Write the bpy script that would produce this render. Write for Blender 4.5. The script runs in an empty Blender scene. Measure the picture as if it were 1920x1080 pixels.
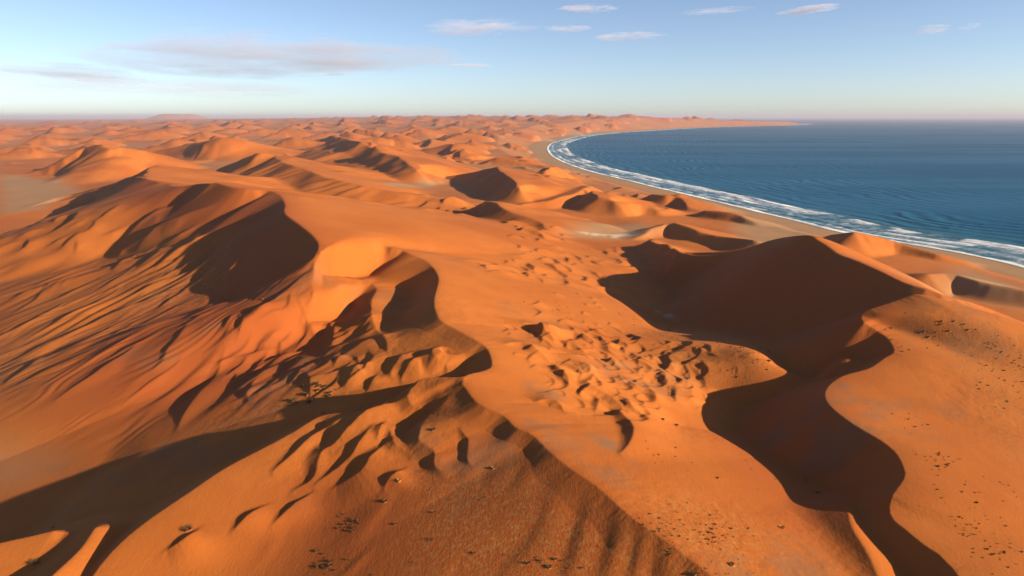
import bpy, math, random, time
import numpy as np
T0 = time.time()
sc = bpy.context.scene
COL = sc.collection

# ------------------------------------------------------------------ camera
EYE = 200.0                       # metres above the sea
FPX = 1281.0                      # focal length in photo pixels (1920 wide)
PITCH = math.atan(321 / FPX)
cam_d = bpy.data.cameras.new('camera')
cam = bpy.data.objects.new('camera', cam_d)
COL.objects.link(cam)
cam.location = (0, 0, EYE)
cam.rotation_euler = (math.pi / 2 - PITCH, 0, 0)
cam_d.sensor_width = 36.0
cam_d.lens = 36.0 * FPX / 1920
cam_d.clip_start = 1.0
cam_d.clip_end = 300000.0
sc.camera = cam

# ------------------------------------------------------------------ light
SUN_EL, SUN_AZ = 17.0, 69.0       # azimuth: shadows fall this far left of straight ahead
w = bpy.data.worlds.new('World'); sc.world = w; w.use_nodes = True
nt = w.node_tree; nt.nodes.clear()
sky = nt.nodes.new('ShaderNodeTexSky'); sky.sky_type = 'NISHITA'; sky.sun_disc = False
ldir = (-math.sin(math.radians(SUN_AZ)) * math.cos(math.radians(SUN_EL)),
        math.cos(math.radians(SUN_AZ)) * math.cos(math.radians(SUN_EL)),
        -math.sin(math.radians(SUN_EL)))
sky.sun_elevation = math.radians(SUN_EL)
sky.sun_rotation = math.atan2(-ldir[0], -ldir[1])
sky.altitude = 200; sky.air_density = 0.6; sky.dust_density = 0.6; sky.ozone_density = 0.5
bg = nt.nodes.new('ShaderNodeBackground'); bg.inputs['Strength'].default_value = 0.055
wo = nt.nodes.new('ShaderNodeOutputWorld')
wb = nt.nodes.new('ShaderNodeMix'); wb.data_type = 'RGBA'; wb.blend_type = 'MULTIPLY'      # white balance of the whole sky
wb.inputs[0].default_value = 1.0; wb.inputs[7].default_value = (1.06, 1.085, 1.15, 1)
nt.links.new(sky.outputs[0], wb.inputs[6]); nt.links.new(wb.outputs[2], bg.inputs[0]); nt.links.new(bg.outputs[0], wo.inputs[0])

sd = bpy.data.lights.new('sun', 'SUN'); sd.energy = 5.0; sd.angle = math.radians(0.53)
sd.color = (1.0, 0.83, 0.62)
so = bpy.data.objects.new('sun', sd); COL.objects.link(so)
from mathutils import Vector
so.rotation_euler = Vector(ldir).to_track_quat('-Z', 'Y').to_euler()
so.location = (400, -200, 400)

vs = sc.view_settings
vs.view_transform = 'Standard'; vs.look = 'None'; vs.exposure = 1.45; vs.gamma = 1.0
vs.use_curve_mapping = False
sc.cycles.use_denoising = True
sc.cycles.max_bounces = 6
sc.cycles.volume_bounces = 0

# ------------------------------------------------------------------ numpy helpers
f32 = np.float32
cP, sP = math.cos(PITCH), math.sin(PITCH)

def at(px, py, z):
    """world point at height z on the sight line measured at photo pixel (px, py)"""
    x = (px - 960) / FPX; yd = (py - 540) / FPX
    d = (x, cP - yd * sP, -sP - yd * cP)
    t = (z - EYE) / d[2]
    return (d[0] * t, d[1] * t, z)

rng = np.random.RandomState(7)
PERM = rng.permutation(256).astype(np.int32)
PERM = np.concatenate([PERM, PERM])
VAL = rng.rand(256).astype(f32) * 2 - 1

def noise(x, y, seed=0):
    x = np.asarray(x, f32) + seed * 17.31; y = np.asarray(y, f32) + seed * 9.77
    xi = np.floor(x); yi = np.floor(y)
    fx = x - xi; fy = y - yi
    xi = xi.astype(np.int32) & 255; yi = yi.astype(np.int32) & 255
    x1 = (xi + 1) & 255; y1 = (yi + 1) & 255
    u = fx * fx * fx * (fx * (fx * 6 - 15) + 10); v = fy * fy * fy * (fy * (fy * 6 - 15) + 10)
    a = VAL[PERM[PERM[xi] + yi]]; b = VAL[PERM[PERM[x1] + yi]]
    c = VAL[PERM[PERM[xi] + y1]]; d = VAL[PERM[PERM[x1] + y1]]
    return (a + (b - a) * u) * (1 - v) + (c + (d - c) * u) * v

def fbm(x, y, o=4, seed=0, g=0.5):
    s = 0; a = 1; n = 0
    for i in range(o):
        s = s + a * noise(x * 2 ** i, y * 2 ** i, seed + i * 3); n += a; a *= g
    return s / n

def smooth(a, b, x):
    t = np.clip((x - a) / (b - a), 0, 1); return t * t * (3 - 2 * t)

def smax(a, b, k):
    h = np.clip(0.5 + 0.5 * (a - b) / k, 0, 1)
    return b + (a - b) * h + k * h * (1 - h)

def spline(P, step):
    """Catmull-Rom through the rows of P, resampled to about equal steps in plan"""
    P = np.array(P, float)
    if len(P) < 3:
        Q = P
    else:
        E = np.vstack([2 * P[0] - P[1], P, 2 * P[-1] - P[-2]])
        out = []
        for i in range(1, len(E) - 2):
            p0, p1, p2, p3 = E[i - 1:i + 3]
            for t in np.linspace(0, 1, 8, endpoint=False):
                out.append(0.5 * (2 * p1 + (p2 - p0) * t + (2 * p0 - 5 * p1 + 4 * p2 - p3) * t * t + (3 * p1 - p0 - 3 * p2 + p3) * t ** 3))
        out.append(P[-1]); Q = np.array(out)
    L = np.concatenate([[0], np.cumsum(np.hypot(*(np.diff(Q[:, :2], axis=0).T)))])
    n = max(2, int(L[-1] / step) + 1)
    s = np.linspace(0, L[-1], n)
    return np.stack([np.interp(s, L, Q[:, k]) for k in range(Q.shape[1])], 1)

# ------------------------------------------------------------------ the grid of the land: rings round the viewpoint, finer where nearer
TH = np.radians(np.linspace(-43, 43, 905))
U = np.concatenate([np.arange(math.log(125), math.log(700), .00195),
                    np.arange(math.log(700), math.log(3000), .0040),
                    np.arange(math.log(3000), math.log(62000), .0105), np.arange(math.log(62000), math.log(172000), .03)])
R = np.exp(U)
NR, NC = len(R), len(TH)
X = (R[:, None] * np.sin(TH)[None]).astype(f32).ravel()
Y = (R[:, None] * np.cos(TH)[None]).astype(f32).ravel()
RR = np.repeat(R.astype(f32), NC)

# ------------------------------------------------------------------ shoreline
SHORE = [(2300, 600), (2100, 549), (1917, 501), (1862, 487), (1766, 468), (1680, 454), (1575, 435), (1479, 411), (1407, 394), (1359, 382),
         (1287, 365), (1215, 348), (1168, 336), (1120, 325), (1077, 312), (1048, 300), (1033, 291), (1026, 279), (1029, 272),
         (1038, 267), (1072, 258), (1096, 253.6), (1144, 249), (1201, 245.5), (1287, 240.5), (1364, 237.6), (1431, 236), (1479, 235), (1520, 232.3)]
sh = [at(x, y, 0)[:2] for x, y in SHORE]
tip = sh[-1]
sh += [(tip[0] - 500, tip[1] + 2500), (tip[0] - 2600, tip[1] + 7000), (tip[0] - 1500, tip[1] + 24000), (tip[0] + 500, tip[1] + 60000), (tip[0] + 8000, tip[1] + 190000)]
SHP = spline(sh[:29], 40)
keep = [0]
for i in range(1, len(SHP)):
    if np.hypot(*(SHP[i] - SHP[keep[-1]])) > 0.025 * np.hypot(*SHP[i]): keep.append(i)
SHP = np.vstack([SHP[keep], sh[28:]])

def polydist(px, py, P, want_s=False):
    best = np.full(px.shape, 1e12, f32); sgn = np.zeros(px.shape, f32)
    S = np.zeros(px.shape, f32) if want_s else None
    acc = 0.0
    for (ax, ay), (bx, by) in zip(P[:-1], P[1:]):
        dx, dy = bx - ax, by - ay; l2 = dx * dx + dy * dy; l = math.sqrt(l2)
        qx = px - f32(ax); qy = py - f32(ay)
        t = np.clip((qx * f32(dx) + qy * f32(dy)) / f32(l2), 0, 1)
        d = (qx - t * f32(dx)) ** 2 + (qy - t * f32(dy)) ** 2
        m = d < best
        best[m] = d[m]; sgn[m] = (dx * qy - dy * qx)[m]
        if want_s: S[m] = (acc + t * l)[m]
        acc += l
    d = np.sqrt(best) * np.where(sgn >= 0, 1, -1)
    return (d, S) if want_s else d

# land is on the left hand of the line as it runs away from the viewer
SUB_R = slice(0, NR, 4); SUB_C = slice(0, NC, 4)
def up(coarse, ri, ci):
    """bilinear from the coarse grid to the full one"""
    a = np.arange(NR); b = np.arange(NC)
    i = np.clip(np.searchsorted(ri, a, 'right') - 1, 0, len(ri) - 2); j = np.clip(np.searchsorted(ci, b, 'right') - 1, 0, len(ci) - 2)
    fi = ((a - ri[i]) / (ri[i + 1] - ri[i])).astype(f32)[:, None]; fj = ((b - ci[j]) / (ci[j + 1] - ci[j])).astype(f32)[None]
    A = coarse[i][:, j]; B = coarse[i][:, j + 1]; C = coarse[i + 1][:, j]; D = coarse[i + 1][:, j + 1]
    return ((A * (1 - fj) + B * fj) * (1 - fi) + (C * (1 - fj) + D * fj) * fi).astype(f32)
ri = np.unique(np.append(np.arange(0, NR, 4), NR - 1)); ci = np.unique(np.append(np.arange(0, NC, 4), NC - 1))
Xc = X.reshape(NR, NC)[np.ix_(ri, ci)]; Yc = Y.reshape(NR, NC)[np.ix_(ri, ci)]
SD = up(polydist(Xc.ravel(), Yc.ravel(), SHP).reshape(Xc.shape), ri, ci).ravel()

# ------------------------------------------------------------------ ground between the dunes: spot heights
SPOT = [(0, 800, 10), (0, 900, 8), (200, 830, 13), (400, 780, 20), (0, 700, 14), (0, 600, 13), (0, 500, 17), (0, 430, 24), (-500, 700, 10), (-400, 1000, 8), (200, 450, 22), (250, 420, 30), (520, 770, 36), (640, 740, 50), (560, 690, 42), (300, 720, 16), (150, 680, 12),
        (600, 1000, 54), (800, 950, 60), (450, 1080, 50), (700, 850, 60), (60, 1060, 36), (800, 1080, 60), (0, 1000, 10), (100, 950, 12),
        (1050, 570, 44), (1185, 600, 25), (1000, 690, 52), (1100, 700, 47), (1250, 690, 48), (1310, 657, 52), (1370, 662, 56), (1500, 662, 61.5), (1430, 658, 59), (1560, 664, 63), (1450, 690, 48), (1100, 820, 58), (1180, 900, 59), (1250, 900, 53), (1400, 1000, 43),
        (1350, 800, 30), (1500, 900, 20), (1450, 560, 17), (1300, 585, 18), (1250, 545, 20), (1200, 570, 22), (1250, 980, 60), (1330, 1060, 58), (1560, 1050, 27), (1610, 645, 48), (1500, 780, 20), (1450, 590, 19),
        (800, 400, 40), (950, 500, 44), (1000, 450, 34), (1110, 432, 20), (1200, 425, 18), (1350, 430, 16), (1450, 425, 8), (1400, 462, 22), (850, 430, 44), (1130, 500, 38),
        (1900, 900, 44), (1920, 700, 42), (1900, 1060, 44), (2000, 600, 16), (1850, 520, 12), (1800, 480, 6), (1920, 560, 12), (1700, 475, 12), (2300, 750, 8), (1600, 455, 10),
        (0, 370, 14), (60, 390, 14), (130, 350, 16), (300, 395, 26), (0, 320, 24), (0, 285, 30), (350, 300, 34), (600, 320, 36), (800, 340, 30), (870, 300, 30), (1000, 320, 20), (700, 270, 40), (1150, 360, 10), (500, 268, 40), (200, 262, 40)]
sp = [at(*s) for s in SPOT]
sp += [(0, 6000, 60), (0, 9000, 115), (0, 14000, 185), (-2000, 22000, 225), (2500, 16000, 205), (-5000, 9000, 60), (-6000, 14000, 90), (-14000, 20000, 50), (-25000, 30000, 20),
       (-30000, 50000, 10), (-3000, 50000, 150), (1200, 9500, 130), (2600, 12500, 175), (5000, 17000, 120), (9000, 23000, 30), (9000, 40000, 20), (-3000, 5500, 50), (600, 6500, 70)]
sp = np.array(sp)
def lp(x, y):
    r = np.hypot(x, y); return np.stack([np.log(r), np.arctan2(x, y) * 1.3], -1)
C0 = lp(sp[:, 0], sp[:, 1])
def kern(d): return d            # biharmonic-like, linear growth: no overshoot
Kmat = np.sqrt(((C0[:, None] - C0[None]) ** 2).sum(-1) + 0.03 ** 2)
n = len(sp); A = np.zeros((n + 1, n + 1)); A[:n, :n] = -Kmat + np.eye(n) * 0.01; A[:n, n] = 1; A[n, :n] = 1
wts = np.linalg.solve(A, np.append(sp[:, 2], 0))
Q = lp(Xc.ravel(), Yc.ravel())
B = np.full(len(Q), wts[n])
for k in range(n):
    B -= wts[k] * np.sqrt(((Q - C0[k]) ** 2).sum(-1) + 0.03 ** 2)
Z = up(B.reshape(Xc.shape), ri, ci).ravel()
Z += 1.5 * fbm(X / 90, Y / 90, 3, 1) * smooth(150, 400, RR)
far = smooth(2500, 7000, RR)
Z += far * (14 * fbm(X / 900, Y / 900, 3, 2))
hx, hy = 42000 * math.sin(math.radians(-25.3)), 42000 * math.cos(math.radians(-25.3))     # a table hill on the horizon
hq = np.hypot((X - hx) / 1500, (Y - hy) / 3000)
Z = np.maximum(Z, 330 * smooth(1.15, .35, hq) * (1 + .06 * noise(X / 500, Y / 500, 77)))
# towards the sea
bw = np.clip(55 + RR * 0.016, 60, 190)               # width of the beach
beach_z = np.where(SD > 0, 0.035 * np.minimum(SD, bw) * np.minimum(1, 60 / bw) + np.maximum(SD - bw, 0) * 0.22, SD * 0.04)
Z = np.where(SD > bw * 6, Z, -smax(-Z, -np.maximum(beach_z, -8), 3.0)).astype(f32)

ZB = Z.copy()
# ------------------------------------------------------------------ dune ridges
# crest points run so that the slip face (shaded) lies on the right hand = image left for a ridge that comes towards the viewer.
# each point: px, py, z ; options per ridge: ml (slip slope), dl (its reach), ml2 (slope below it), mr (lit side slope), w (rounding of the lit side)
def ridge_h(px, py, C, ml, dl, ml2, mr, w, tau, reach=1e9):
    """height of a ridge over points; C rows: x, y, z, (ml, dl, ml2, mr, w scale columns optional)"""
    out = np.empty(px.shape, f32)
    a = C[:-1].astype(f32); b = C[1:].astype(f32)
    ax, ay = a[:, 0], a[:, 1]; dx, dy = b[:, 0] - ax, b[:, 1] - ay
    l2 = dx * dx + dy * dy
    for i in range(0, len(px), 30000):
        qx = px[i:i + 30000, None] - ax; qy = py[i:i + 30000, None] - ay
        t = np.clip((qx * dx + qy * dy) / l2, 0, 1)
        ex = qx - t * dx; ey = qy - t * dy
        d = np.sqrt(ex * ex + ey * ey) + 1e-4
        cr = (dx * qy - dy * qx) / np.sqrt(l2) / d           # -1 slip side, +1 lit side
        dm = d.min(1)
        wt = np.exp(-(d - dm[:, None]) / (0.02 * tau + 0.12 * dm[:, None]))
        ws = wt.sum(1)
        z = ((a[:, 2] + t * (b[:, 2] - a[:, 2])) * wt).sum(1) / ws
        lat = np.clip((cr * wt).sum(1) / ws * 1.0, -1, 1)
        lat = np.clip(lat * 1.3, -1, 1)
        par = [None] * 5
        for k in range(5):
            par[k] = ((a[:, 3 + k] + t * (b[:, 3 + k] - a[:, 3 + k])) * wt).sum(1) / ws
        ml_, dl_, ml2_, mr_, w_ = par
        slip = ml_ * np.minimum(dm, dl_) + ml2_ * np.maximum(dm - dl_, 0)
        lit = mr_ * dm * dm / (dm + w_)
        g = 0.5 + 0.5 * lat
        out[i:i + 30000] = z - (slip * (1 - g) + lit * g) - 100 * np.clip((dm - .6 * reach) / (.4 * reach), 0, 2) ** 2   # sinks before its reach ends
    return out

def add_ridge(pts, ml=.62, dl=60, ml2=.2, mr=.22, w=12, k=4, reach=None, world=False, step=None):
    global Z
    rows = []
    for p in pts:
        q = list(p[:3]) if world else list(at(*p[:3]))
        o = dict(ml=ml, dl=dl, ml2=ml2, mr=mr, w=w)
        if len(p) > 3: o.update(p[3])
        rows.append(q + [o['ml'], o['dl'], o['ml2'], o['mr'], o['w']])
    rows = np.array(rows)
    dist = np.hypot(rows[:, 0], rows[:, 1]).mean()
    st = step or max(3.5, dist * 0.014)
    C = spline(rows, st)
    if reach is None: reach = 60 / min(.15, ml2, mr)
    lo = C[:, :2].min(0) - reach; hi = C[:, :2].max(0) + reach
    m = np.nonzero((X > lo[0]) & (X < hi[0]) & (Y > lo[1]) & (Y < hi[1]))[0]
    if len(m) == 0: return
    xs_, ys_ = X[m], Y[m]
    if dist > 1000:                                        # far crests meander a little
        lam = 45 + dist * .035; A_ = lam * .12
        xs_ = xs_ + A_ * (noise(xs_ / lam, ys_ / lam, 51) + .5 * noise(xs_ / lam * 2.3, ys_ / lam * 2.3, 52)); ys_ = ys_ + A_ * (noise(X[m] / lam, ys_ / lam, 53) + .5 * noise(X[m] / lam * 2.3, ys_ / lam * 2.3, 54))
    h = ridge_h(xs_, ys_, C, ml, dl, ml2, mr, w, st, reach)
    Z[m] = smax(Z[m], h, k)

G = lambda m, d=40: dict(ml=m, dl=d)
# --- right dune: the S-shaped crest
add_ridge([(1715, 551, 88), (1685, 562, 85), (1655, 572, 82.5), (1625, 582, 80), (1614, 592, 77.5), (1620, 605, 76), (1640, 617, 73.5), (1665, 635, 71), (1676, 659, 68), (1660, 670, 67), (1630, 690, 66),
           (1580, 705, 65.5), (1552, 725, 65), (1547, 745, 65), (1560, 765, 65), (1600, 795, 64), (1650, 825, 63), (1680, 850, 63), (1695, 880, 63), (1695, 897, 63), (1672, 930, 62), (1667, 955, 60), (1675, 975, 60),
           (1700, 995, 60), (1730, 1020, 60), (1755, 1035, 60), (1780, 1060, 60), (1800, 1085, 61), (1840, 1150, 61)], ml=.62, dl=70, ml2=.3, mr=.16, w=25, reach=170)
# --- big back dune of the right side
add_ridge([(1290, 474, 48), (1378, 470, 62, dict(ml=.5)), (1450, 449, 84), (1513, 441, 98), (1535, 452, 97), (1551, 461, 96), (1575, 478, 92), (1600, 487, 92), (1647, 507, 91), (1695, 530, 89, G(.55, 60)), (1738, 543, 88, G(.42, 16)), (1786, 559, 84, G(.42, 14)), (1830, 570, 78, G(.3, 14)), (1920, 605, 66, G(.28, 14)), (2050, 660, 50, G(.28, 14))],
          ml=.6, dl=90, ml2=.3, mr=.42, w=14, reach=260)
# --- near dune: long straight crest and its continuation up to the middle
add_ridge([(692, 458, 88, G(.4)), (705, 460, 89, G(.6)), (735, 465, 89, G(.62)), (755, 470, 87, G(.5)), (772, 478, 86, G(.24)), (790, 485, 85, G(.22)), (805, 495, 84, G(.26)), (815, 506, 83, G(.6)), (822, 522, 82, G(.65, 50)), (819, 540, 81, G(.65, 50)), (814, 560, 81, G(.6)), (816, 580, 80, G(.5, 20)),
           (827, 602, 79, G(.36, 12)), (850, 615, 78, G(.33, 10)), (895, 640, 77, G(.32, 10)), (912, 652, 76, G(.5, 12)), (920, 670, 75, G(.6, 14)), (921, 688, 74, G(.6, 16)),
           (900, 697, 75, G(.6, 16)), (878, 703, 76, G(.6, 24)), (866, 718, 77, G(.62, 24)), (873, 728, 77, G(.62, 24)), (882, 741, 77, G(.5, 18)), (893, 753, 77, G(.38, 14)), (905, 762, 77, G(.34, 12)), (927, 771, 76.5, G(.33, 12)), (948, 782, 76, G(.36, 10)), (965, 801, 76, G(.55, 7)), (977, 806, 76, G(.38, 7)), (993, 812, 76, G(.5, 7)), (1010, 825, 75.5, G(.55, 6)),
           (1023, 840, 75, G(.42, 7)), (1043, 857, 75, G(.35, 10)), (1060, 872, 74.5, G(.33, 12)), (1080, 886, 74.5, G(.36, 10)), (1120, 913, 74, G(.34, 13)), (1165, 954, 73, G(.38, 10)), (1200, 982, 72.5, G(.34, 14)), (1245, 1012, 72, G(.37, 9)), (1290, 1046, 71, G(.34, 14)), (1345, 1090, 70, G(.36, 10)), (1420, 1150, 68, G(.36, 10))],
          ml=.6, dl=9, ml2=.24, mr=.27, w=6, reach=270)
# --- left big dune
add_ridge([(405, 343, 122, G(.62, 130)), (440, 352, 120, G(.6, 125)), (470, 355, 119, G(.6, 115)), (500, 357, 117, G(.6, 60)), (515, 361, 116, G(.27, 60)), (528, 370, 115, G(.3, 70)), (534, 384, 114, G(.6, 70)), (534, 400, 113, G(.62, 78)), (560, 420, 110, G(.62, 76)), (585, 440, 107, G(.62, 74)), (597, 456, 104, G(.62, 72)), (594, 475, 101, G(.62, 66)), (586, 490, 95, G(.6, 55)), (597, 512, 88, G(.45, 25)), (640, 520, 80, G(.32, 14)), (687, 527, 75, G(.32, 14)), (706, 542, 72, G(.4, 16)), (697, 570, 70, G(.5, 20)), (698, 600, 68, G(.5, 20)), (720, 650, 63, G(.5, 14))],
          ml=.6, dl=32, ml2=.25, mr=.205, w=8, reach=600)
# --- near left crest, lit on the right
add_ridge([(866, 712, 76), (815, 718, 73), (762, 736, 70), (685, 770, 67), (607, 778, 64), (550, 810, 63), (500, 837, 62), (425, 876, 61), (350, 926, 60), (285, 970, 59), (240, 1005, 58), (200, 1045, 57), (172, 1082, 56), (120, 1160, 54)],
          ml=.62, dl=70, ml2=.3, mr=.14, w=8, reach=120)
add_ridge([(178, 990, 55), (150, 1030, 56), (95, 1082, 57), (50, 1130, 57)], ml=.4, dl=60, ml2=.4, mr=.55, w=2, reach=80, k=2)
add_ridge([(124, 998, 51), (112, 993, 52), (60, 1005, 52), (0, 1018, 52), (-60, 1032, 52)], ml=.6, mr=.16, w=5, reach=70, k=2)
# --- red shaded dune behind the left one
add_ridge([(70, 384, 18), (150, 361, 38), (215, 344, 62), (262, 326, 90), (300, 309, 108)], ml=.6, dl=200, ml2=.4, mr=.3, reach=450, k=4)
add_ridge([(300, 309, 107), (286, 317, 105), (276, 326, 103), (274, 333, 102)], ml=.6, dl=200, ml2=.4, mr=.2, reach=400, k=4)
add_ridge([(214, 346, 50), (160, 363, 45), (100, 380, 39), (40, 393, 35), (-60, 412, 31)], ml=.35, dl=60, ml2=.35, mr=.07, w=40, reach=330, k=4)
add_ridge([(262, 331, 96, dict(ml=.62, dl=300, mr=.62)), (272, 333, 103, dict(ml=.45, dl=300, mr=.5)), (284, 337, 105, dict(ml=.33, dl=300, mr=.3)), (300, 342, 106, G(.29, 300)), (335, 351, 110, G(.29, 300)), (370, 345, 117, G(.6, 200)), (405, 343, 121)], ml=.6, dl=130, ml2=.3, mr=.2, reach=500, k=5)
# --- lit spur that rises out of the shadow at the foot of the right dune
add_ridge([(1616, 924, 48), (1604, 938, 53), (1591, 957, 56), (1598, 990, 57), (1622, 1030, 57.5), (1645, 1080, 58), (1662, 1130, 58)], ml=.26, dl=90, ml2=.26, mr=.5, w=3, reach=90, k=3)
print('near ridges', time.time() - T0)
# --- middle distance
add_ridge([(483, 287, 104, dict(ml=.65, dl=160, mr=.5)), (493, 289, 102, dict(ml=.6, dl=160, mr=.3)), (515, 291, 98, dict(ml=.45, dl=120)), (547, 308, 90), (607, 328, 80), (667, 347, 70), (747, 363, 56), (820, 376, 46)], ml=.34, dl=80, ml2=.2, mr=.2, w=20, reach=500, k=6)
add_ridge([(405, 321, 46), (440, 305, 76), (483, 287, 105)], ml=.62, dl=90, ml2=.3, mr=.22, w=20, reach=400, k=6)
add_ridge([(72, 318, 36), (110, 302, 62), (143, 287, 86), (168, 276, 103), (197, 270, 115)], ml=.62, dl=160, ml2=.3, mr=.25, w=15, reach=500, k=6)
add_ridge([(197, 271, 112, dict(ml=.65, dl=200, mr=.5)), (207, 276, 106, dict(ml=.55, dl=200)), (225, 287, 90, dict(ml=.36)), (255, 300, 66), (300, 312, 46)], ml=.3, dl=100, ml2=.2, mr=.2, w=20, reach=500, k=6)
add_ridge([(305, 282, 46), (350, 271, 82), (385, 264, 105), (413, 257, 121)], ml=.62, dl=120, mr=.2, w=30, reach=600, k=8)
add_ridge([(413, 257, 118, dict(ml=.65, dl=200, mr=.5)), (424, 259, 112, dict(ml=.55, dl=200)), (450, 264, 92, dict(ml=.34)), (510, 281, 50)], ml=.3, dl=120, mr=.2, w=30, reach=600, k=8)
add_ridge([(623, 254, 95), (650, 261, 108), (673, 267, 112), (690, 275, 100), (710, 285, 92), (740, 292, 88), (760, 302, 80), (770, 314, 70), (787, 323, 60), (827, 333, 40)], ml=.5, dl=60, ml2=.22, mr=.2, w=20, reach=500, k=6)
add_ridge([(600, 292, 50), (640, 278, 84), (673, 267, 113)], ml=.6, dl=100, mr=.3, reach=400, k=6)
add_ridge([(928, 313, 72), (937, 320, 70), (960, 332, 66), (966, 343, 62), (980, 353, 55), (1000, 362, 44)], ml=.6, dl=80, mr=.2, w=15, reach=350, k=5)
add_ridge([(845, 331, 36), (890, 322, 54), (928, 313, 72)], ml=.6, dl=80, mr=.2, w=15, reach=300, k=5)
add_ridge([(885, 388, 44), (913, 378, 58), (937, 380, 60, G(.6, 40)), (953, 390, 57, G(.36, 40)), (997, 407, 50, G(.3, 40)), (1027, 427, 44, G(.3, 40)), (1047, 440, 38, G(.3, 40))], ml=.6, dl=40, mr=.2, w=12, reach=250)
add_ridge([(1112, 358, 46), (1117, 366, 47), (1139, 376, 42), (1192, 382, 33), (1230, 393, 24)], ml=.6, dl=60, mr=.2, w=12, reach=250)
add_ridge([(975, 386, 36), (1050, 372, 36), (1112, 350, 46)], ml=.5, dl=60, mr=.16, w=12, reach=250)
add_ridge([(985, 326, 36), (1020, 320, 50), (1043, 312, 58)], ml=.6, dl=60, mr=.2, w=12, reach=300)
add_ridge([(1225, 364, 30), (1250, 366, 32), (1268, 368, 30), (1290, 388, 18)], ml=.6, dl=60, mr=.2, w=12, reach=200)
add_ridge([(1196, 445, 26), (1260, 420, 36), (1287, 423, 38), (1307, 430, 36), (1350, 443, 34), (1400, 449, 40)], ml=.6, dl=60, mr=.25, w=8, reach=200)
add_ridge([(1215, 451, 38), (1258, 467, 46), (1287, 477, 50), (1326, 479, 54), (1378, 476, 60)], ml=.6, dl=60, mr=.3, w=8, reach=150)
add_ridge([(1330, 395, 24), (1370, 398, 25), (1417, 416, 15)], ml=.6, dl=60, mr=.25, w=8, reach=150)
add_ridge([(1560, 441, 30), (1589, 435, 42), (1623, 442, 36), (1671, 454, 26), (1750, 475, 18)], ml=.6, dl=60, mr=.3, w=8, reach=150)
add_ridge([(1740, 514, 34), (1786, 514, 32), (1843, 530, 30), (1920, 545, 28), (2000, 570, 22)], ml=.6, dl=60, mr=.25, w=8, reach=180)
print('mid ridges', time.time() - T0)

# --- the dune sea behind: star dunes scattered over the plain
random.seed(11)
KEEP = [(0, 355, 340, 85), (-200, 330, 300, 60), (480, 340, 420, 70), (190, 300, 150, 40), (413, 275, 130, 25), (700, 300, 150, 45), (940, 345, 130, 30), (1000, 420, 130, 45), (1130, 385, 140, 40), (1010, 322, 60, 16), (1290, 440, 130, 40), (1260, 372, 60, 18), (1375, 405, 60, 18), (60, 370, 140, 50), (1650, 460, 160, 50), (800, 350, 100, 20)]
placed = []
tries = 0
while len(placed) < 400 and tries < 14000:
    tries += 1
    r = math.exp(random.uniform(math.log(1350), math.log(20000)))
    th = math.radians(random.uniform(-42, 26))
    x, y = r * math.sin(th), r * math.cos(th)
    if any(math.hypot(x - p[0], y - p[1]) < 190 + 0.038 * r for p in placed): continue
    placed.append((x, y, r))
PX = np.array([p[:2] for p in placed], f32)
psd = polydist(PX[:, 0], PX[:, 1], SHP)
for (x, y, r), s_ in zip(placed, psd):
    if s_ < 90 + 0.03 * r: continue
    px = 960 + FPX * x / (y * cP); py = 219 + EYE / r * FPX / cP * .94
    if r < 3600 and min(((px - q[0]) / q[2]) ** 2 + ((py - q[1]) / q[3]) ** 2 for q in KEEP) < 1: continue
    i = np.argmin((X - x) ** 2 + (Y - y) ** 2)
    zb = float(Z[i])
    hgt = random.uniform(22, 66) * (1 if r > 3500 else .3 + .7 * r / 3500) * min(1, s_ / 1500 + .5)
    ln = hgt * random.uniform(4.5, 8)
    base_ang = random.gauss(math.radians(255), .55)      # arm towards the viewer and left
    arms = [(base_ang, 1), (base_ang + math.radians(random.uniform(135, 195)), random.uniform(.6, 1.1))]
    if random.random() < .45: arms.append((base_ang - math.radians(random.uniform(70, 120)), random.uniform(.3, .6)))
    for a in arms:
        an, f_ = a; bend = random.uniform(-.5, .5)
        pts = []
        for t in (0, .35, .7, 1):
            aa = an + bend * t
            pts.append((x + math.cos(aa) * ln * f_ * t, y + math.sin(aa) * ln * f_ * t, zb + hgt * (1 - t) ** 1.2 + 2))
        if -.8 * math.sin(an) + .6 * math.cos(an) < 0: pts = pts[::-1]     # the slip face looks away from the sun
        add_ridge(pts, ml=.62, dl=200, ml2=.3, mr=.2, w=hgt * .15, k=hgt * .05 + 1, reach=hgt / .2, world=True, step=ln * f_ / 6)
print('far dunes', time.time() - T0)

# ------------------------------------------------------------------ small dunes laid on the big ones
def hit(px, py):
    """where the sight line of a photo pixel meets the sand"""
    x = (px - 960) / FPX; yd = (py - 540) / FPX
    d = (x, cP - yd * sP, -sP - yd * cP)
    th = math.atan2(d[0], d[1]); te = d[2] / math.hypot(d[0], d[1])
    j = min(max((th - TH[0]) / (TH[1] - TH[0]), 0), NC - 1.001); j0 = int(j); fj = j - j0
    G_ = Z.reshape(NR, NC); col = G_[:, j0] * (1 - fj) + G_[:, j0 + 1] * fj
    e = (col - EYE) / R - te
    i = int(np.argmax(e >= 0))
    if i == 0: i = 1
    f = e[i - 1] / (e[i - 1] - e[i] + 1e-9)
    r = R[i - 1] + (R[i] - R[i - 1]) * min(max(f, 0), 1)
    return (r * math.sin(th), r * math.cos(th))

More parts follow.
